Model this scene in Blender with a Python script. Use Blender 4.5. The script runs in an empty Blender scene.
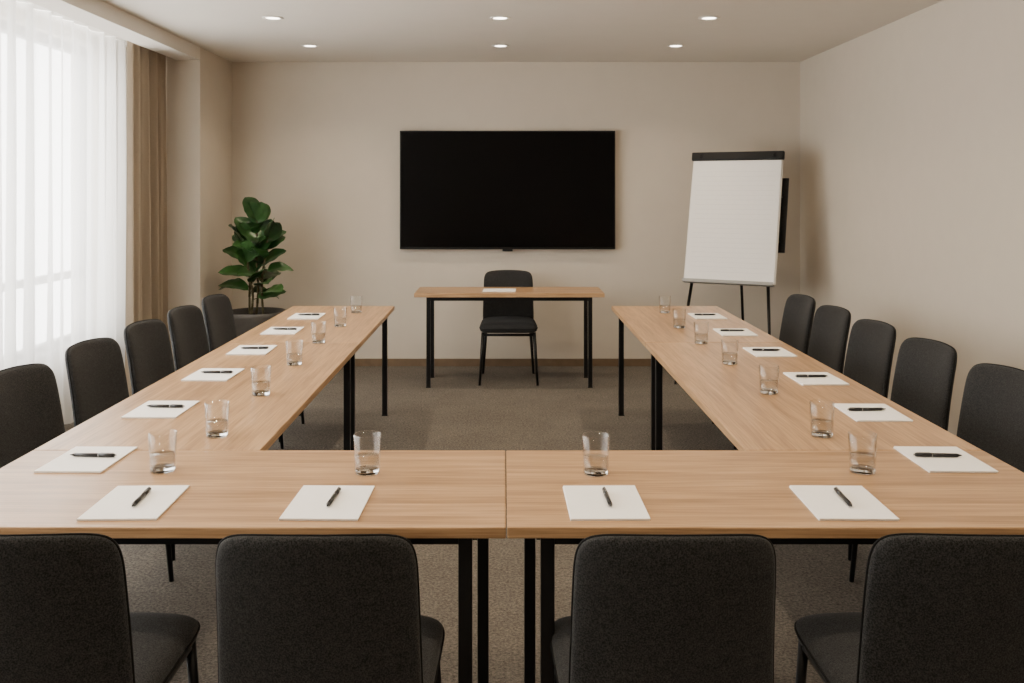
import bpy, bmesh, math, random
from mathutils import Vector, Matrix
random.seed(4)
scene = bpy.context.scene
COL = scene.collection

# ------------------------------------------------------------------ materials
def srgb(r, g, b):
    def f(c):
        c /= 255.0
        return c/12.92 if c <= 0.04045 else ((c+0.055)/1.055)**2.4
    return (f(r), f(g), f(b), 1)

def mat_base(name):
    m = bpy.data.materials.new(name); m.use_nodes = True
    nt = m.node_tree
    return m, nt, nt.nodes["Principled BSDF"]

def simple(name, col, rough=0.5, metal=0.0, noise=0.0, nscale=60, bump=0.0, spec=0.5):
    m, nt, p = mat_base(name)
    p.inputs["Roughness"].default_value = rough
    p.inputs["Metallic"].default_value = metal
    p.inputs["Specular IOR Level"].default_value = spec
    tc = nt.nodes.new("ShaderNodeTexCoord")
    n = nt.nodes.new("ShaderNodeTexNoise"); n.inputs["Scale"].default_value = nscale
    n.inputs["Detail"].default_value = 4
    nt.links.new(tc.outputs["Object"], n.inputs["Vector"])
    r = nt.nodes.new("ShaderNodeValToRGB")
    r.color_ramp.elements[0].position = 0.3; r.color_ramp.elements[1].position = 0.7
    r.color_ramp.elements[0].color = tuple(c*(1-noise) for c in col[:3])+(1,)
    r.color_ramp.elements[1].color = tuple(min(1, c*(1+noise)) for c in col[:3])+(1,)
    nt.links.new(n.outputs["Fac"], r.inputs["Fac"])
    nt.links.new(r.outputs["Color"], p.inputs["Base Color"])
    if bump > 0:
        b = nt.nodes.new("ShaderNodeBump"); b.inputs["Strength"].default_value = bump
        b.inputs["Distance"].default_value = 0.004
        nt.links.new(n.outputs["Fac"], b.inputs["Height"])
        nt.links.new(b.outputs["Normal"], p.inputs["Normal"])
    return m

def wood(name, axis, c1, c2, c3):
    m, nt, p = mat_base(name)
    tc = nt.nodes.new("ShaderNodeTexCoord"); L = nt.links.new
    def noise(sc, scale, det, dist):
        mp = nt.nodes.new("ShaderNodeMapping")
        mp.inputs["Scale"].default_value = sc if axis == 'x' else (sc[1], sc[0], sc[2])
        L(tc.outputs["Object"], mp.inputs["Vector"])
        n = nt.nodes.new("ShaderNodeTexNoise")
        n.inputs["Scale"].default_value = scale; n.inputs["Detail"].default_value = det
        n.inputs["Distortion"].default_value = dist
        L(mp.outputs["Vector"], n.inputs["Vector"]); return n
    n1 = noise((0.5, 11, 11), 2.0, 6, 0.7)
    n2 = noise((1.6, 55, 55), 3.0, 5, 0.15)
    r = nt.nodes.new("ShaderNodeValToRGB")
    e = r.color_ramp.elements
    e[0].position = 0.3; e[0].color = c1
    e[1].position = 0.72; e[1].color = c3
    e2 = e.new(0.5); e2.color = c2
    L(n1.outputs["Fac"], r.inputs["Fac"])
    mx = nt.nodes.new("ShaderNodeMix"); mx.data_type = 'RGBA'; mx.blend_type = 'MULTIPLY'
    mx.inputs["Factor"].default_value = 1.0
    r2 = nt.nodes.new("ShaderNodeValToRGB")
    r2.color_ramp.elements[0].position = 0.3; r2.color_ramp.elements[0].color = (0.66, 0.62, 0.57, 1)
    r2.color_ramp.elements[1].position = 0.6; r2.color_ramp.elements[1].color = (1, 1, 1, 1)
    L(n2.outputs["Fac"], r2.inputs["Fac"])
    L(r.outputs["Color"], mx.inputs["A"]); L(r2.outputs["Color"], mx.inputs["B"])
    L(mx.outputs["Result"], p.inputs["Base Color"])
    p.inputs["Roughness"].default_value = 0.34
    p.inputs["Specular IOR Level"].default_value = 0.5
    b = nt.nodes.new("ShaderNodeBump"); b.inputs["Strength"].default_value = 0.05
    b.inputs["Distance"].default_value = 0.001
    L(n2.outputs["Fac"], b.inputs["Height"]); L(b.outputs["Normal"], p.inputs["Normal"])
    return m

W1, W2, W3 = srgb(160, 125, 89), srgb(185, 148, 108), srgb(202, 166, 126)
M_woodx = wood("oak_laminate_x", 'x', W1, W2, W3)
M_woody = wood("oak_laminate_y", 'y', W1, W2, W3)
M_steel = simple("black_steel", srgb(15, 15, 16), 0.45, 0.3)

M_fabric, nt, p = mat_base("charcoal_fabric"); L = nt.links.new
tc = nt.nodes.new("ShaderNodeTexCoord")
na = nt.nodes.new("ShaderNodeTexNoise"); na.inputs["Scale"].default_value = 300; na.inputs["Detail"].default_value = 3
nb = nt.nodes.new("ShaderNodeTexNoise"); nb.inputs["Scale"].default_value = 40; nb.inputs["Detail"].default_value = 6
L(tc.outputs["Object"], na.inputs["Vector"]); L(tc.outputs["Object"], nb.inputs["Vector"])
ra = nt.nodes.new("ShaderNodeValToRGB")
ra.color_ramp.elements[0].position = 0.36; ra.color_ramp.elements[0].color = srgb(23, 24, 25)
ra.color_ramp.elements[1].position = 0.66; ra.color_ramp.elements[1].color = srgb(61, 61, 61)
L(na.outputs["Fac"], ra.inputs["Fac"])
rb = nt.nodes.new("ShaderNodeValToRGB")
rb.color_ramp.elements[0].position = 0.3; rb.color_ramp.elements[0].color = (0.82, 0.82, 0.82, 1)
rb.color_ramp.elements[1].position = 0.7; rb.color_ramp.elements[1].color = (1, 1, 1, 1)
L(nb.outputs["Fac"], rb.inputs["Fac"])
mx = nt.nodes.new("ShaderNodeMix"); mx.data_type = 'RGBA'; mx.blend_type = 'MULTIPLY'; mx.inputs["Factor"].default_value = 1
L(ra.outputs["Color"], mx.inputs["A"]); L(rb.outputs["Color"], mx.inputs["B"]); L(mx.outputs["Result"], p.inputs["Base Color"])
b = nt.nodes.new("ShaderNodeBump"); b.inputs["Strength"].default_value = 0.5; b.inputs["Distance"].default_value = 0.002
L(na.outputs["Fac"], b.inputs["Height"]); L(b.outputs["Normal"], p.inputs["Normal"])
p.inputs["Roughness"].default_value = 0.9; p.inputs["Specular IOR Level"].default_value = 0.2
p.inputs["Sheen Weight"].default_value = 0.08

M_piping = simple("charcoal_piping", srgb(24, 24, 24), 0.9, 0, 0.1, 300, 0.0, 0.2)
M_wall = simple("wall_paint", srgb(209, 199, 184), 0.9, 0, 0.012, 8, 0.03, 0.2)
M_ceil = simple("ceiling_paint", srgb(224, 218, 208), 0.95, 0, 0.01, 6, 0.0, 0.1)
M_soff = simple("soffit_paint", srgb(224, 218, 208), 0.95, 0, 0.01, 6, 0.0, 0.1)
M_base = simple("baseboard_wood", srgb(112, 92, 70), 0.6, 0, 0.1, 20)
M_paper = simple("white_paper", srgb(248, 246, 242), 0.8, 0, 0.01, 30, 0, 0.2)
M_pen = simple("black_pen_plastic", srgb(14, 14, 16), 0.3, 0)
M_chrome = simple("pen_metal", srgb(170, 170, 172), 0.25, 1.0)
M_screen = simple("tv_screen_glass", srgb(3, 3, 4), 0.22, 0, spec=0.15)
M_bezel = simple("tv_bezel", srgb(12, 12, 13), 0.45, 0, spec=0.3)
M_whiteplastic = simple("white_metal_trim", srgb(238, 234, 226), 0.5)
M_pot = simple("pot_ceramic", srgb(82, 78, 73), 0.6, 0, 0.1, 15)
M_soil = simple("potting_soil", srgb(40, 30, 22), 0.95, 0, 0.4, 60, 0.8)
M_stem = simple("plant_stem", srgb(80, 72, 44), 0.7, 0, 0.2, 40)
M_frame = simple("window_frame_paint", srgb(120, 118, 114), 0.5)
M_drape = simple("taupe_drape_fabric", srgb(160, 145, 126), 0.9, 0, 0.08, 200, 0.1, 0.1)

def add_translucent(m, col, fac, transp=0.0, angular=False):
    nt = m.node_tree; p = nt.nodes["Principled BSDF"]; out = nt.nodes["Material Output"]
    t = nt.nodes.new("ShaderNodeBsdfTranslucent"); t.inputs["Color"].default_value = col
    mx = nt.nodes.new("ShaderNodeMixShader"); mx.inputs[0].default_value = fac
    nt.links.new(p.outputs[0], mx.inputs[1]); nt.links.new(t.outputs[0], mx.inputs[2])
    last = mx
    if transp > 0:
        tr = nt.nodes.new("ShaderNodeBsdfTransparent")
        m2 = nt.nodes.new("ShaderNodeMixShader"); m2.inputs[0].default_value = transp
        if angular:   # threads overlap when the cloth turns edge-on: less see-through
            lw = nt.nodes.new("ShaderNodeLayerWeight"); lw.inputs["Blend"].default_value = 0.5
            ma = nt.nodes.new("ShaderNodeMath"); ma.operation = 'MULTIPLY_ADD'; ma.use_clamp = True
            ma.inputs[1].default_value = -transp; ma.inputs[2].default_value = transp
            nt.links.new(lw.outputs["Facing"], ma.inputs[0]); nt.links.new(ma.outputs[0], m2.inputs[0])
        nt.links.new(mx.outputs[0], m2.inputs[1]); nt.links.new(tr.outputs[0], m2.inputs[2])
        last = m2
    nt.links.new(last.outputs[0], out.inputs["Surface"])
add_translucent(M_drape, srgb(156, 144, 126), 0.08)
M_sheer = simple("sheer_voile", srgb(232, 231, 228), 0.9, 0, 0.01, 100, 0, 0.05)
add_translucent(M_sheer, srgb(226, 225, 223), 0.38, 0.26, True)

M_leaf, nt, p = mat_base("leaf_green")
tc = nt.nodes.new("ShaderNodeTexCoord"); n = nt.nodes.new("ShaderNodeTexNoise"); n.inputs["Scale"].default_value = 7
r = nt.nodes.new("ShaderNodeValToRGB")
r.color_ramp.elements[0].position = 0.35; r.color_ramp.elements[0].color = srgb(26, 58, 28)
r.color_ramp.elements[1].position = 0.68; r.color_ramp.elements[1].color = srgb(60, 100, 45)
nt.links.new(tc.outputs["Object"], n.inputs["Vector"]); nt.links.new(n.outputs["Fac"], r.inputs["Fac"])
nt.links.new(r.outputs["Color"], p.inputs["Base Color"]); p.inputs["Roughness"].default_value = 0.33

M_carpet, nt, p = mat_base("carpet"); L = nt.links.new
tc = nt.nodes.new("ShaderNodeTexCoord")
n = nt.nodes.new("ShaderNodeTexNoise"); n.inputs["Scale"].default_value = 85; n.inputs["Detail"].default_value = 7; n.inputs["Roughness"].default_value = 0.8
n3 = nt.nodes.new("ShaderNodeTexNoise"); n3.inputs["Scale"].default_value = 20; n3.inputs["Detail"].default_value = 6; n3.inputs["Roughness"].default_value = 0.75
n2 = nt.nodes.new("ShaderNodeTexNoise"); n2.inputs["Scale"].default_value = 3; n2.inputs["Detail"].default_value = 3
for q in (n, n2, n3): L(tc.outputs["Object"], q.inputs["Vector"])
r = nt.nodes.new("ShaderNodeValToRGB")
r.color_ramp.elements[0].position = 0.36; r.color_ramp.elements[0].color = srgb(66, 62, 58)
r.color_ramp.elements[1].position = 0.64; r.color_ramp.elements[1].color = srgb(138, 131, 122)
L(n.outputs["Fac"], r.inputs["Fac"])
def mulby(src, node, lo, a=0.38, b2=0.62):
    rr = nt.nodes.new("ShaderNodeValToRGB"); rr.color_ramp.elements[0].color = (lo, lo, lo, 1); rr.color_ramp.elements[1].color = (1, 1, 1, 1)
    rr.color_ramp.elements[0].position = a; rr.color_ramp.elements[1].position = b2
    L(node.outputs["Fac"], rr.inputs["Fac"])
    mx = nt.nodes.new("ShaderNodeMix"); mx.data_type = 'RGBA'; mx.blend_type = 'MULTIPLY'; mx.inputs["Factor"].default_value = 1
    L(src, mx.inputs["A"]); L(rr.outputs["Color"], mx.inputs["B"]); return mx.outputs["Result"]
c = mulby(r.outputs["Color"], n3, 0.84); c = mulby(c, n2, 0.9)
L(c, p.inputs["Base Color"])
b = nt.nodes.new("ShaderNodeBump"); b.inputs["Strength"].default_value = 0.6; b.inputs["Distance"].default_value = 0.005
L(n.outputs["Fac"], b.inputs["Height"]); L(b.outputs["Normal"], p.inputs["Normal"])
p.inputs["Roughness"].default_value = 0.97; p.inputs["Specular IOR Level"].default_value = 0.1

def clearmat(name, tint, scale, base, power=3.0):
    m, nt, p = mat_base(name); nt.nodes.remove(p)
    t = nt.nodes.new("ShaderNodeBsdfTransparent"); t.inputs["Color"].default_value = tint
    g = nt.nodes.new("ShaderNodeBsdfGlossy"); g.inputs["Roughness"].default_value = 0.02
    lw = nt.nodes.new("ShaderNodeLayerWeight"); lw.inputs["Blend"].default_value = 0.5
    pw = nt.nodes.new("ShaderNodeMath"); pw.operation = 'POWER'; pw.inputs[1].default_value = power
    ma = nt.nodes.new("ShaderNodeMath"); ma.operation = 'MULTIPLY_ADD'; ma.use_clamp = True
    ma.inputs[1].default_value = scale; ma.inputs[2].default_value = base
    nt.links.new(lw.outputs["Facing"], pw.inputs[0]); nt.links.new(pw.outputs[0], ma.inputs[0])
    mx = nt.nodes.new("ShaderNodeMixShader")
    nt.links.new(ma.outputs[0], mx.inputs[0]); nt.links.new(t.outputs[0], mx.inputs[1]); nt.links.new(g.outputs[0], mx.inputs[2])
    nt.links.new(mx.outputs[0], nt.nodes["Material Output"].inputs["Surface"])
    return m
M_glass = clearmat("clear_glass", (0.985, 0.988, 0.988, 1), 0.85, 0.04, 3.2)
M_water = clearmat("water", (0.985, 0.99, 0.995, 1), 0.55, 0.05, 2.0)
M_glassbase, nt, p = mat_base("thick_glass_base")
p.inputs["Base Color"].default_value = (1, 1, 1, 1); p.inputs["Transmission Weight"].default_value = 1
p.inputs["Roughness"].default_value = 0.0; p.inputs["IOR"].default_value = 1.3

M_pane, nt, p = mat_base("window_pane_glass")
nt.nodes.remove(p)
t = nt.nodes.new("ShaderNodeBsdfTransparent"); g = nt.nodes.new("ShaderNodeBsdfGlossy"); g.inputs["Roughness"].default_value = 0.02
mx = nt.nodes.new("ShaderNodeMixShader"); mx.inputs[0].default_value = 0.06
nt.links.new(t.outputs[0], mx.inputs[1]); nt.links.new(g.outputs[0], mx.inputs[2])
nt.links.new(mx.outputs[0], nt.nodes["Material Output"].inputs["Surface"])

M_lamp, nt, p = mat_base("lamp_emitter")
p.inputs["Emission Color"].default_value = (1, 0.9, 0.75, 1); p.inputs["Emission Strength"].default_value = 12

# ------------------------------------------------------------------ mesh helpers
def box(bm, c, s, mat=0, bevel=0.0, seg=2, rot=None):
    r = bmesh.ops.create_cube(bm, size=1.0)
    vs = r["verts"]
    for v in vs:
        v.co = Vector((v.co.x*s[0], v.co.y*s[1], v.co.z*s[2]))
    fs = set(f for v in vs for f in v.link_faces)
    for f in fs: f.material_index = mat
    if bevel > 0:
        es = list(set(e for v in vs for e in v.link_edges))
        rr = bmesh.ops.bevel(bm, geom=es, offset=bevel, segments=seg, profile=0.5, affect='EDGES')
        vs = list(set([v for f in rr["faces"] for v in f.verts]))
        seen = set(vs); stack = list(vs)
        while stack:
            v = stack.pop()
            for e in v.link_edges:
                o = e.other_vert(v)
                if o not in seen: seen.add(o); stack.append(o)
        vs = list(seen)
        for v in vs:
            for f in v.link_faces: f.material_index = mat
    M = Matrix.Translation(Vector(c)) @ (rot.to_4x4() if rot else Matrix.Identity(4))
    for v in vs: v.co = M @ v.co
    return vs

def tube(bm, p0, p1, r0, r1=None, mat=0, seg=10, caps=True):
    if r1 is None: r1 = r0
    p0, p1 = Vector(p0), Vector(p1)
    d = (p1-p0); q = d.to_track_quat('Z', 'Y')
    a, bb = [], []
    for i in range(seg):
        t = 2*math.pi*i/seg
        o = Vector((math.cos(t), math.sin(t), 0))
        a.append(bm.verts.new(p0+q @ (o*r0))); bb.append(bm.verts.new(p1+q @ (o*r1)))
    for i in range(seg):
        f = bm.faces.new((a[i], a[(i+1) % seg], bb[(i+1) % seg], bb[i])); f.material_index = mat; f.smooth = True
    if caps:
        f = bm.faces.new(a[::-1]); f.material_index = mat
        f = bm.faces.new(bb); f.material_index = mat

def lathe(bm, prof, mat=0, seg=32, center=(0, 0, 0), closed=False):
    cx, cy, cz = center
    rings = []
    for (r, z) in prof:
        if r < 1e-6: rings.append([bm.verts.new((cx, cy, cz+z))])
        else: rings.append([bm.verts.new((cx+r*math.cos(2*math.pi*i/seg), cy+r*math.sin(2*math.pi*i/seg), cz+z)) for i in range(seg)])
    pairs = list(zip(rings[:-1], rings[1:]))
    if closed: pairs.append((rings[-1], rings[0]))
    for a, b2 in pairs:
        for i in range(seg):
            j = (i+1) % seg
            if len(a) == 1 and len(b2) == 1: continue
            if len(a) == 1: f = bm.faces.new((a[0], b2[j], b2[i]))
            elif len(b2) == 1: f = bm.faces.new((a[i], a[j], b2[0]))
            else: f = bm.faces.new((a[i], a[j], b2[j], b2[i]))
            f.material_index = mat; f.smooth = True

def pillow(bm, w, h, t, fn, mat=0, n=22, p=6.0, q=3.5):
    def warp(i):
        u = -1+2*i/n
        return math.copysign(1-(1-abs(u))**1.8, u)
    grid = {}
    for side in (1, -1):
        for i in range(n+1):
            for j in range(n+1):
                border = i in (0, n) or j in (0, n)
                if border and (0, i, j) in grid: continue
                u, v = warp(i), warp(j)
                m = max(abs(u), abs(v))
                if m > 1e-9:
                    a, bb = u/m, v/m
                    k = 1/((abs(a)**p+abs(bb)**p)**(1/p))
                else: k = 1
                hh = 0 if border else (max(0, 1-m**q))**(1/q)
                vert = bm.verts.new(fn(u*k*w/2, v*k*h/2, side*hh*t/2))
                grid[(0 if border else side, i, j)] = vert
    def g(s, i, j):
        return grid[(0, i, j)] if (i in (0, n) or j in (0, n)) else grid[(s, i, j)]
    for s in (1, -1):
        for i in range(n):
            for j in range(n):
                vs = [g(s, i, j), g(s, i+1, j), g(s, i+1, j+1), g(s, i, j+1)]
                if s < 0: vs = vs[::-1]
                f = bm.faces.new(vs); f.smooth = True; f.material_index = mat
    pts = []
    ring = [(i, 0) for i in range(n)]+[(n, j) for j in range(n)]+[(i, n) for i in range(n, 0, -1)]+[(0, j) for j in range(n, 0, -1)]
    for (i, j) in ring: pts.append(grid[(0, i, j)].co.copy())
    return pts

def looptube(bm, pts, r, mat, seg=6):
    n = len(pts); rings = []
    for i in range(n):
        d = (pts[(i+1) % n]-pts[i-1]).normalized()
        up = Vector((0.31, 0.85, 0.2)); s1 = d.cross(up).normalized(); s2 = d.cross(s1).normalized()
        rings.append([bm.verts.new(pts[i]+s1*r*math.cos(2*math.pi*k/seg)+s2*r*math.sin(2*math.pi*k/seg)) for k in range(seg)])
    for i in range(n):
        a, b2 = rings[i], rings[(i+1) % n]
        for k in range(seg):
            f = bm.faces.new((a[k], a[(k+1) % seg], b2[(k+1) % seg], b2[k])); f.material_index = mat; f.smooth = True

def mesh_from(bm, name, mats):
    bmesh.ops.recalc_face_normals(bm, faces=bm.faces[:])
    me = bpy.data.meshes.new(name); bm.to_mesh(me); bm.free()
    for m in mats: me.materials.append(m)
    return me

def obj(name, me, loc=(0, 0, 0), rotz=0.0, parent=None):
    o = bpy.data.objects.new(name, me); COL.objects.link(o)
    o.location = loc; o.rotation_euler = (0, 0, rotz)
    if parent: o.parent = parent
    return o

# ------------------------------------------------------------------ room
XL, XR, YB, YF, H = -2.41, 2.64, 8.44, -1.3, 2.70
XW = -3.05; YP = 7.56
def room_piece(name, boxes, mat, bevel=0):
    bm = bmesh.new()
    for (x0, x1, y0, y1, z0, z1) in boxes:
        box(bm, ((x0+x1)/2, (y0+y1)/2, (z0+z1)/2), (x1-x0, y1-y0, z1-z0), 0, bevel)
    return obj(name, mesh_from(bm, name, [mat]))
room_piece("floor", [(XW-0.2, XR+0.1, YF-0.1, YB+0.1, -0.1, 0)], M_carpet)
room_piece("ceiling", [(XW-0.2, XR+0.1, YF-0.1, YB+0.1, H, H+0.1)], M_ceil)
room_piece("wall_back", [(XW-0.2, XR+0.1, YB, YB+0.1, 0, H)], M_wall)
room_piece("wall_right", [(XR, XR+0.1, YF, YB, 0, H)], M_wall)
room_piece("wall_front", [(XW-0.2, XR+0.1, YF-0.1, YF, 0, H)], M_wall)
WY0, WY1, WZ0, WZ1 = 0.6, 7.15, 0.45, 2.62
room_piece("wall_left", [(XW, XL, YP, YB, 0, H),
                         (XW-0.2, XW, WY1, YB, 0, H), (XW-0.2, XW, YF, WY0, 0, H),
                         (XW-0.2, XW, WY0, WY1, 0, WZ0), (XW-0.2, XW, WY0, WY1, WZ1, H)], M_wall)
room_piece("ceiling_soffit", [(-2.60, XL, YF, YP, 2.597, H)], M_soff)
room_piece("baseboard_back", [(XL, XR, YB-0.014, YB, 0, 0.065)], M_base)
room_piece("baseboard_right", [(XR-0.014, XR, YF, YB-0.014, 0, 0.065)], M_base)
room_piece("baseboard_left", [(XL, XL+0.014, YP, YB-0.014, 0, 0.065)], M_base)

bm = bmesh.new()
xf = XW-0.10
mull = [WY0+0.03, 2.3, 4.0, 5.7, WY1-0.03]
for y in mull: box(bm, (xf, y, (WZ0+WZ1)/2), (0.07, 0.08, WZ1-WZ0), 0, 0.004)
for z in (WZ0+0.03, WZ1-0.03): box(bm, (xf, (WY0+WY1)/2, z), (0.07, WY1-WY0, 0.06), 0, 0.004)
box(bm, (xf, (WY0+WY1)/2, 0.95), (0.05, WY1-WY0, 0.05), 0)
box(bm, (xf+0.06, (WY0+WY1)/2, WZ0+0.012), (0.14, WY1-WY0-0.01, 0.024), 0, 0.004)
box(bm, (xf, (WY0+WY1)/2, (WZ0+WZ1)/2), (0.008, WY1-WY0-0.05, WZ1-WZ0-0.05), 1)
obj("window_1", mesh_from(bm, "window_1", [M_frame, M_pane]))

def curtain(name, x, y0, y1, z0, z1, amp, wl, mat, jitter=0.3, seed=1, ny=400):
    rnd = random.Random(seed)
    bm = bmesh.new(); prev = None
    phs = [rnd.uniform(0, 6.28) for _ in range(4)]
    nz = 14
    for i in range(ny+1):
        y = y0+(y1-y0)*i/ny
        base = 2*math.pi*(y-y0)/wl+jitter*2.2*math.sin((y-y0)/wl*1.7+phs[0])
        col = []
        for k in range(nz+1):
            tz = k/nz; z = z0+(z1-z0)*tz
            a = amp*(0.8+0.35*math.sin((y-y0)/wl*0.9+phs[1]))*(1.0-0.3*tz)
            s = math.sin(base+0.25*math.sin(3*tz+phs[2]))
            dx = a*math.copysign(abs(s)**0.8, s)+0.25*a*math.sin(2.3*base+phs[3])
            dy = 0.22*wl*math.cos(base)*0.3
            col.append(bm.verts.new((dx, y+dy-(y0+y1)/2, z)))
        if prev:
            for k in range(nz):
                f = bm.faces.new((prev[k], col[k], col[k+1], prev[k+1])); f.smooth = True
        prev = col
    return obj(name, mesh_from(bm, name, [mat]), (x, (y0+y1)/2, 0))
curtain("sheer_curtain", -2.88, 0.5, 7.25, 0.015, 2.684, 0.05, 0.20, M_sheer, 0.5, 3, 1100)
curtain("window_drape", -2.685, 6.80, 7.54, 0.012, 2.684, 0.064, 0.125, M_drape, 0.25, 5, 420)
curtain("window_drape", -2.685, 0.5, 1.2, 0.012, 2.684, 0.064, 0.125, M_drape, 0.25, 6, 340)
room_piece("curtain_track", [(-2.92, -2.68, 0.4, 7.54, 2.688, 2.699)], M_whiteplastic)

bm = bmesh.new()
lathe(bm, [(0.046, -0.001), (0.05, -0.006), (0.066, -0.006), (0.070, -0.001)], 0, 32)
lathe(bm, [(0.0, -0.002), (0.046, -0.002)], 1, 32)
me_dl = mesh_from(bm, "downlight", [M_whiteplastic, M_lamp])
for yy in (7.48, 6.27, 4.9, 3.6, 2.3, 1.0, -0.3):
    for xx in (-1.52, -0.02, 1.36):
        o = obj("ceiling_downlight", me_dl, (xx, yy, H))
        ld = bpy.data.lights.new("downlight_lamp", 'AREA'); ld.shape = 'DISK'; ld.size = 0.09
        ld.energy = 6.0; ld.color = (1.0, 0.82, 0.60); ld.spread = math.radians(125)
        lo = bpy.data.objects.new("lamp", ld); COL.objects.link(lo); lo.parent = o; lo.location = (0, 0, -0.012)

# ------------------------------------------------------------------ tables
def table(name, x0, x1, y0, y1, mat, inset=0.10, leg=0.034, top_t=0.028, z=0.75, insety=0.06, rear=None):
    if rear is None: rear = inset
    cx, cy = (x0+x1)/2, (y0+y1)/2; w, d = x1-x0, y1-y0
    bm = bmesh.new()
    box(bm, (0, 0, z-top_t/2), (w, d, top_t), 0, 0.003)
    ly = d/2-insety
    lxs = {-1: w/2-inset, 1: w/2-rear}
    for sx in (-1, 1):
        for sy in (-1, 1):
            box(bm, (sx*lxs[sy], sy*ly, (z-top_t)/2+0.003), (leg, leg, z-top_t-0.006), 1, 0.003)
            box(bm, (sx*lxs[sy], sy*ly, 0.004), (leg+0.006, leg+0.006, 0.008), 1, 0.002)
    for sy in (-1, 1): box(bm, (0, sy*ly, z-top_t-0.016), (2*lxs[sy]-leg, 0.025, 0.03), 1)
    for sx in (-1, 1): box(bm, (sx*(lxs[1]+lxs[-1])/2, 0, z-top_t-0.016), (0.025, 2*ly-leg, 0.03), 1)
    return obj(name, mesh_from(bm, name, [mat, M_steel]), (cx, cy, 0))
table("conference_table", -1.47, 0.007, 2.29, 2.968, M_woodx, rear=0.068)
table("conference_table", 0.010, 1.50, 2.29, 2.968, M_woodx, rear=0.072)
for (a, b2) in ((-1.47, -0.76), (0.76, 1.50)):
    table("conference_table", a, b2, 2.971, 5.07, M_woody, 0.06, insety=0.07)
    table("conference_table", a, b2, 5.073, 6.66, M_woody, 0.06, insety=0.07)
table("presenter_desk", -0.70, 0.80, 7.47, 7.97, M_woodx, 0.11, 0.032, 0.032, insety=0.05)

# ------------------------------------------------------------------ chair
bm = bmesh.new()
SD = 0.50
def seat_fn(a, b2, c):
    k = 1-0.07*(0.5-b2/SD)
    dome = 0.010*(1-(a/0.25)**2)
    fall = -0.022*max(0, (b2-0.14)/0.11)**2
    return Vector((a*k, b2+0.035, 0.450+c+(dome+fall if c > 0 else 0)))
pts = pillow(bm, 0.475, SD, 0.085, seat_fn, 0, 24, 7, 3.5)
looptube(bm, pts, 0.0035, 1)
def back_fn(a, b2, c):
    v = (b2+0.225)/0.45
    wk = 1.0-0.05*v
    x = a*wk
    y = -0.195-0.065*v-0.03*v*v+0.045*(a/0.22)**2*(0.4+0.6*v)
    z = 0.418+0.445*v+0.012*(1-(a/0.22)**2)*v
    return Vector((x, y-c, z+c*0.1))
pts = pillow(bm, 0.43, 0.45, 0.058, back_fn, 0, 26, 9, 3.2)
looptube(bm, pts, 0.003, 1)
for sx in (-1, 1):
    tube(bm, (sx*0.205, 0.235, 0.42), (sx*0.232, 0.262, 0), 0.014, 0.010, 2, 12)
    tube(bm, (sx*0.185, -0.175, 0.42), (sx*0.215, -0.235, 0), 0.014, 0.010, 2, 12)
    tube(bm, (sx*0.203, 0.235, 0.40), (sx*0.186, -0.175, 0.40), 0.011, 0.011, 2, 10)
    tube(bm, (sx*0.15, -0.165, 0.40), (sx*0.15, -0.205, 0.50), 0.012, 0.012, 2, 10)
tube(bm, (-0.203, 0.235, 0.40), (0.203, 0.235, 0.40), 0.011, 0.011, 2, 10)
tube(bm, (-0.186, -0.175, 0.40), (0.186, -0.175, 0.40), 0.011, 0.011, 2, 10)
me_chair = mesh_from(bm, "conference_chair", [M_fabric, M_piping, M_steel])
def chair(x, y, r): return obj("conference_chair", me_chair, (x, y, 0.0), math.radians(r))
for x, r in ((-0.995, 2), (-0.382, 0), (0.352, 0), (0.965, -2)): chair(x, 2.18, r)
for k, y in enumerate((2.98, 3.61, 4.28, 4.92, 5.54, 6.15)):
    chair(-1.62, y, -100+k*0.9)
for k, y in enumerate((2.98, 3.61, 4.28, 4.92, 5.54, 6.15)):
    chair(1.69, y, 101-k*1.1)
chair(0.045, 7.86, 180)

# ------------------------------------------------------------------ tabletop things
ZT = 0.75
bm = bmesh.new()
for k in range(3):
    box(bm, (0.0008*k, -0.0006*k, 0.001+0.002*k), (0.195, 0.262, 0.0019), 0, 0.0004, 1)
me_pad = mesh_from(bm, "notepad", [M_paper])
bm = bmesh.new()
r0 = 0.0060
tube(bm, (0, -0.055, r0), (0, 0.02, r0), 0.0055, 0.0060, 0, 14)
tube(bm, (0, 0.02, r0), (0, 0.068, r0), 0.0061, 0.0055, 0, 14)
tube(bm, (0, -0.070, r0), (0, -0.055, r0), 0.0012, 0.0052, 0, 14)
tube(bm, (0, 0.018, r0), (0, 0.021, r0), 0.0063, 0.0063, 1, 14)
box(bm, (0, 0.045, 2*r0+0.0008), (0.003, 0.04, 0.0012), 1)
tube(bm, (0, 0.068, r0), (0, 0.073, r0), 0.003, 0.003, 1, 12)
me_pen = mesh_from(bm, "ballpoint_pen", [M_pen, M_chrome])
bm = bmesh.new()
R, hg, th = 0.0395, 0.112, 0.0024
prof = [(0, 0), (R*0.86, 0), (R*0.90, 0.002), (R, hg-0.001), (R-th/2, hg), (R-th, hg-0.001), (R*0.90-th, 0.016), (R*0.8, 0.014), (0, 0.014)]
lathe(bm, prof, 0, 40)
def rin(z): return (R*0.90-th)+((R-th)-(R*0.90-th))*(z-0.012)/(hg-0.013)
wl = 0.050
lathe(bm, [(rin(0.0165)-0.0002, 0.0165), (rin(wl)-0.0002, wl), (0, wl)], 1, 40)
lathe(bm, [(0, 0.0015), (R*0.82, 0.0015), (R*0.86, 0.004), (R*0.85, 0.011), (R*0.78, 0.013), (0, 0.0125)], 2, 40)
me_glass = mesh_from(bm, "drinking_glass", [M_glass, M_water, M_glassbase])

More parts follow.
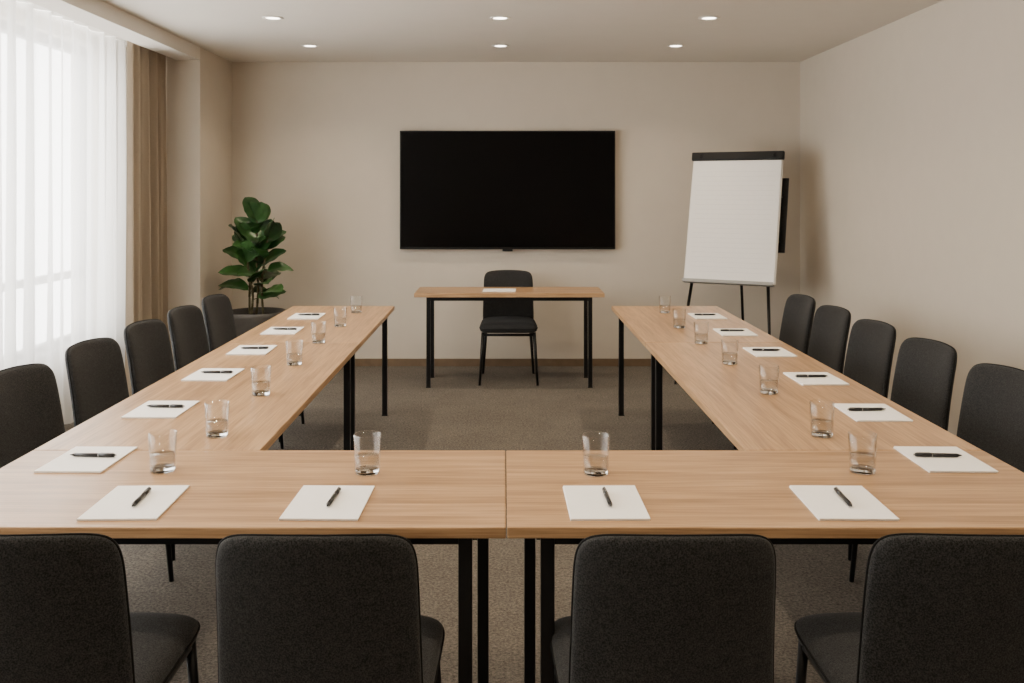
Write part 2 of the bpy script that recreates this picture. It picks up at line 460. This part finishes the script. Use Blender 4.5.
def pad(x, y, r, penr=None, dx=0, dy=0):
    obj("notepad", me_pad, (x, y, ZT), math.radians(r))
    if penr is None: penr = r
    obj("ballpoint_pen", me_pen, (x+dx, y+dy, ZT+0.0065), math.radians(penr))
for x, rr in ((-0.953, 2), (-0.452, -2), (0.262, 1), (0.877, -2)):
    pad(x, 2.465, rr*0.6, rr*1.5, 0.010, 0.01)
for x, y in ((-1.25, 2.86), (-1.262, 3.51), (-1.27, 4.17), (-1.27, 4.81), (-1.27, 5.47), (-1.26, 6.10)):
    pad(x, y, random.uniform(-1.5, 1.5), -90+random.uniform(-4, 4), 0.01, 0.01)
for x, y in ((1.325, 2.86), (1.34, 3.46), (1.34, 4.08), (1.33, 4.75), (1.32, 5.41), (1.31, 6.10)):
    pad(x, y, random.uniform(-1.5, 1.5), 90+random.uniform(-4, 4), -0.01, 0.01)
obj("notepad", me_pad, (-0.03, 7.68, ZT), math.radians(88))
for x, y in ((-0.985, 2.75), (-0.945, 3.14), (-0.96, 3.77), (-0.97, 4.42), (-0.98, 5.05), (-0.97, 5.66), (-0.97, 6.28),
             (1.037, 2.74), (1.054, 3.14), (1.064, 3.80), (1.06, 4.44), (1.05, 5.03), (1.04, 5.60), (1.07, 6.28),
             (-0.39, 2.73), (0.266, 2.72)):
    obj("drinking_glass", me_glass, (x, y, ZT+0.0002), random.uniform(0, 6))

# ------------------------------------------------------------------ tv
bm = bmesh.new()
tw, thh = 1.90, 1.045
box(bm, (0, 0, 0), (tw, 0.04, thh), 0, 0.004)
box(bm, (0, -0.0206, 0.004), (tw-0.024, 0.002, thh-0.032), 1)
box(bm, (0, -0.012, -thh/2-0.008), (0.09, 0.02, 0.02), 0, 0.003)
box(bm, (0, 0.030, 0), (1.2, 0.04, 0.6), 0, 0.003)
obj("television", mesh_from(bm, "television", [M_bezel, M_screen]), (0.04, YB-0.052, 1.563))

# ------------------------------------------------------------------ flipchart easel
root = bpy.data.objects.new("flipchart_easel", None); COL.objects.link(root)
root.location = (1.81, 7.62, 0); root.rotation_euler = (0, 0, math.radians(-29))
lean = math.radians(15)
Rx = Matrix.Rotation(-lean, 3, 'X')
def P(a, c, b2):
    v = Rx @ Vector((a, c, b2)); return Vector((v.x, v.y, v.z+0.82))
bm = bmesh.new()
w, h = 0.745, 1.05
box(bm, P(0, 0, h/2), (w, 0.018, h), 0, 0.004, 2, Rx)
obj("whiteboard_panel", mesh_from(bm, "whiteboard_panel", [M_whiteplastic]), parent=root)
bm = bmesh.new()
box(bm, P(0, -0.014, h/2-0.01), (w-0.02, 0.010, h-0.05), 0, 0.001, 1, Rx)
obj("paper_pad", mesh_from(bm, "paper_pad", [M_paper]), parent=root)
bm = bmesh.new()
for k in range(22):
    box(bm, P(0, -0.0194, 0.08+k*0.04), (w-0.10, 0.0006, 0.0012), 0, 0, 1, Rx)
obj("ruled_lines", mesh_from(bm, "ruled_lines", [simple("faint_line_grey", srgb(222, 220, 217), 0.8)]), parent=root)
bm = bmesh.new()
box(bm, P(0, -0.014, h+0.005), (w+0.02, 0.04, 0.07), 0, 0.008, 3, Rx)
for s in (-1, 1): tube(bm, P(s*0.3, -0.03, h+0.01), P(s*0.3, -0.05, h+0.01), 0.012, 0.012, 0, 14)
obj("top_clamp", mesh_from(bm, "top_clamp", [M_bezel]), parent=root)
bm = bmesh.new()
box(bm, P(0, -0.035, -0.012), (w*0.98, 0.07, 0.012), 0, 0.002, 2, Rx)
box(bm, P(0, -0.068, -0.002), (w*0.98, 0.004, 0.022), 0, 0.001, 2, Rx)
obj("pen_tray", mesh_from(bm, "pen_tray", [simple("tray_grey", srgb(160, 158, 152), 0.5, 0.3)]), parent=root)
bm = bmesh.new()
for s in (-1, 1):
    tube(bm, P(s*0.27, 0.025, h*0.9), P(s*0.31, 0.02, -0.02), 0.013, 0.013, 0, 12)
    e = P(s*0.31, 0.02, -0.02); tube(bm, e, (s*0.38, -0.19, 0.0), 0.013, 0.010, 0, 12)
tube(bm, P(0, 0.03, h*0.85), (0.0, 0.50, 0.0), 0.013, 0.011, 0, 12)
box(bm, P(0, 0.022, h*0.87), (0.56, 0.02, 0.04), 0, 0.003, 2, Rx)
box(bm, P(0, 0.022, 0.05), (0.60, 0.02, 0.03), 0, 0.003, 2, Rx)
box(bm, P(w/2-0.02, 0.11, h*0.56), (0.10, 0.012, 0.62), 0, 0.003, 2, Rx)
tube(bm, P(w/2-0.05, 0.02, h*0.7), P(w/2-0.02, 0.105, h*0.7), 0.008, 0.008, 0, 10)
tube(bm, P(w/2-0.05, 0.02, h*0.35), P(w/2-0.02, 0.105, h*0.35), 0.008, 0.008, 0, 10)
obj("tripod_frame", mesh_from(bm, "tripod_frame", [M_steel]), parent=root)

# ------------------------------------------------------------------ plant
root = bpy.data.objects.new("potted_rubber_plant", None); COL.objects.link(root)
root.location = (-2.02, 7.78, 0)
bm = bmesh.new()
lathe(bm, [(0, 0), (0.145, 0), (0.155, 0.01), (0.235, 0.53), (0.242, 0.54), (0.242, 0.57), (0.235, 0.575), (0.222, 0.57), (0.218, 0.525), (0, 0.525)], 0, 48)
obj("planter_pot", mesh_from(bm, "planter_pot", [M_pot]), parent=root)
bm = bmesh.new()
lathe(bm, [(0, 0.545), (0.1, 0.542), (0.217, 0.533), (0.217, 0.526), (0, 0.526)], 0, 32)
obj("soil", mesh_from(bm, "soil", [M_soil]), parent=root)
rnd = random.Random(11)
bs = bmesh.new(); bl = bmesh.new()
def leaf(bm, base, direction, up, Ln, Wd, droop):
    d = direction.normalized(); s = d.cross(up).normalized(); nrm = s.cross(d).normalized()
    NU, NV = 14, 8; prev = None
    for i in range(NU+1):
        t = i/NU
        wv = Wd/2*(math.sin(math.pi*t**0.9)**0.62 if 0 < t < 1 else 0)
        c = base+d*(Ln*t)-Vector((0, 0, 1))*(droop*Ln*t*t)
        row = []
        for j in range(NV+1):
            u = -1+2*j/NV
            row.append(bm.verts.new(c+s*(u*wv)+nrm*(0.25*abs(u)*wv+0.004*math.sin(t*16+u*2)*abs(u))))
        if prev:
            for j in range(NV):
                f = bm.faces.new((prev[j], prev[j+1], row[j+1], row[j])); f.smooth = True
        prev = row
stems = [((0.0, 0.0), (0.02, -0.02), 1.29), ((-0.05, 0.03), (-0.10, 0.02), 1.12), ((0.05, -0.02), (0.09, -0.05), 1.15),
         ((-0.02, -0.05), (-0.03, -0.11), 0.98)]
XMIN = XL-(-2.02)+0.03
for (bx, by), (tx, ty), zt in stems:
    pp = []
    for i in range(9):
        t = i/8
        pp.append(Vector((bx+(tx-bx)*t**1.3+0.012*math.sin(t*6+bx*40), by+(ty-by)*t**1.3, 0.54+(zt-0.54)*t)))
    for a, b2 in zip(pp[:-1], pp[1:]): tube(bs, a, b2, 0.010, 0.009, 0, 8)
    ang = rnd.uniform(0, 6.28); nl = max(5, int((zt-0.62)/0.058))
    for k in range(nl):
        t = 0.30+0.70*k/(nl-1)
        f = t*8; i0 = min(7, int(f)); c = pp[i0].lerp(pp[i0+1], f-i0)
        ang += 2.4+rnd.uniform(-0.3, 0.3)
        el = math.radians(14+42*max(0, (t-0.35)/0.65)+rnd.uniform(-12, 14))
        d = Vector((math.cos(ang)*math.cos(el), math.sin(ang)*math.cos(el), math.sin(el)))
        pe = c+d*0.04
        Ln = rnd.uniform(0.23, 0.29)
        ex = pe.x+d.x*Ln
        if ex < XMIN: Ln = max(0.12, (XMIN-pe.x)/d.x)
        tube(bs, c, pe, 0.0038, 0.003, 0, 6)
        leaf(bl, pe, d, Vector((0.1, -0.55, 1)), Ln, rnd.uniform(0.14, 0.175), rnd.uniform(0.1, 0.45))
    leaf(bl, pp[-1], Vector((rnd.uniform(-.3, .3), -0.35, 1)), Vector((0, 1, 0.2)), 0.20, 0.14, 0.02)
    leaf(bl, pp[-1], Vector((rnd.uniform(-.7, .7), -0.1, 1)), Vector((0, 1, 0.2)), 0.19, 0.13, 0.04)
obj("stems", mesh_from(bs, "stems", [M_stem]), parent=root)
obj("leaves", mesh_from(bl, "leaves", [M_leaf]), parent=root)

# ------------------------------------------------------------------ daylight
w = bpy.data.worlds.new("overcast_sky"); scene.world = w; w.use_nodes = True
bg = w.node_tree.nodes["Background"]
bg.inputs["Color"].default_value = (1.0, 0.985, 0.96, 1); bg.inputs["Strength"].default_value = 19.0
pd = bpy.data.lights.new("window_portal", 'AREA'); pd.shape = 'RECTANGLE'
pd.size = WZ1-WZ0; pd.size_y = WY1-WY0; pd.cycles.is_portal = True
po = bpy.data.objects.new("window_portal", pd); COL.objects.link(po)
po.location = (XW-0.22, (WY0+WY1)/2, (WZ0+WZ1)/2); po.rotation_euler = (0, math.radians(-90), 0)

# ------------------------------------------------------------------ camera
cd = bpy.data.cameras.new("camera"); cam = bpy.data.objects.new("camera", cd); COL.objects.link(cam)
cam.location = (0, 0, 1.563); cam.rotation_euler = (math.radians(90), 0, 0)
cd.sensor_width = 36; cd.sensor_fit = 'HORIZONTAL'; cd.lens = 950/1024*36
cd.shift_x = 9/1024; cd.shift_y = -(341.5-190)/1024
cd.clip_start = 0.05
scene.camera = cam
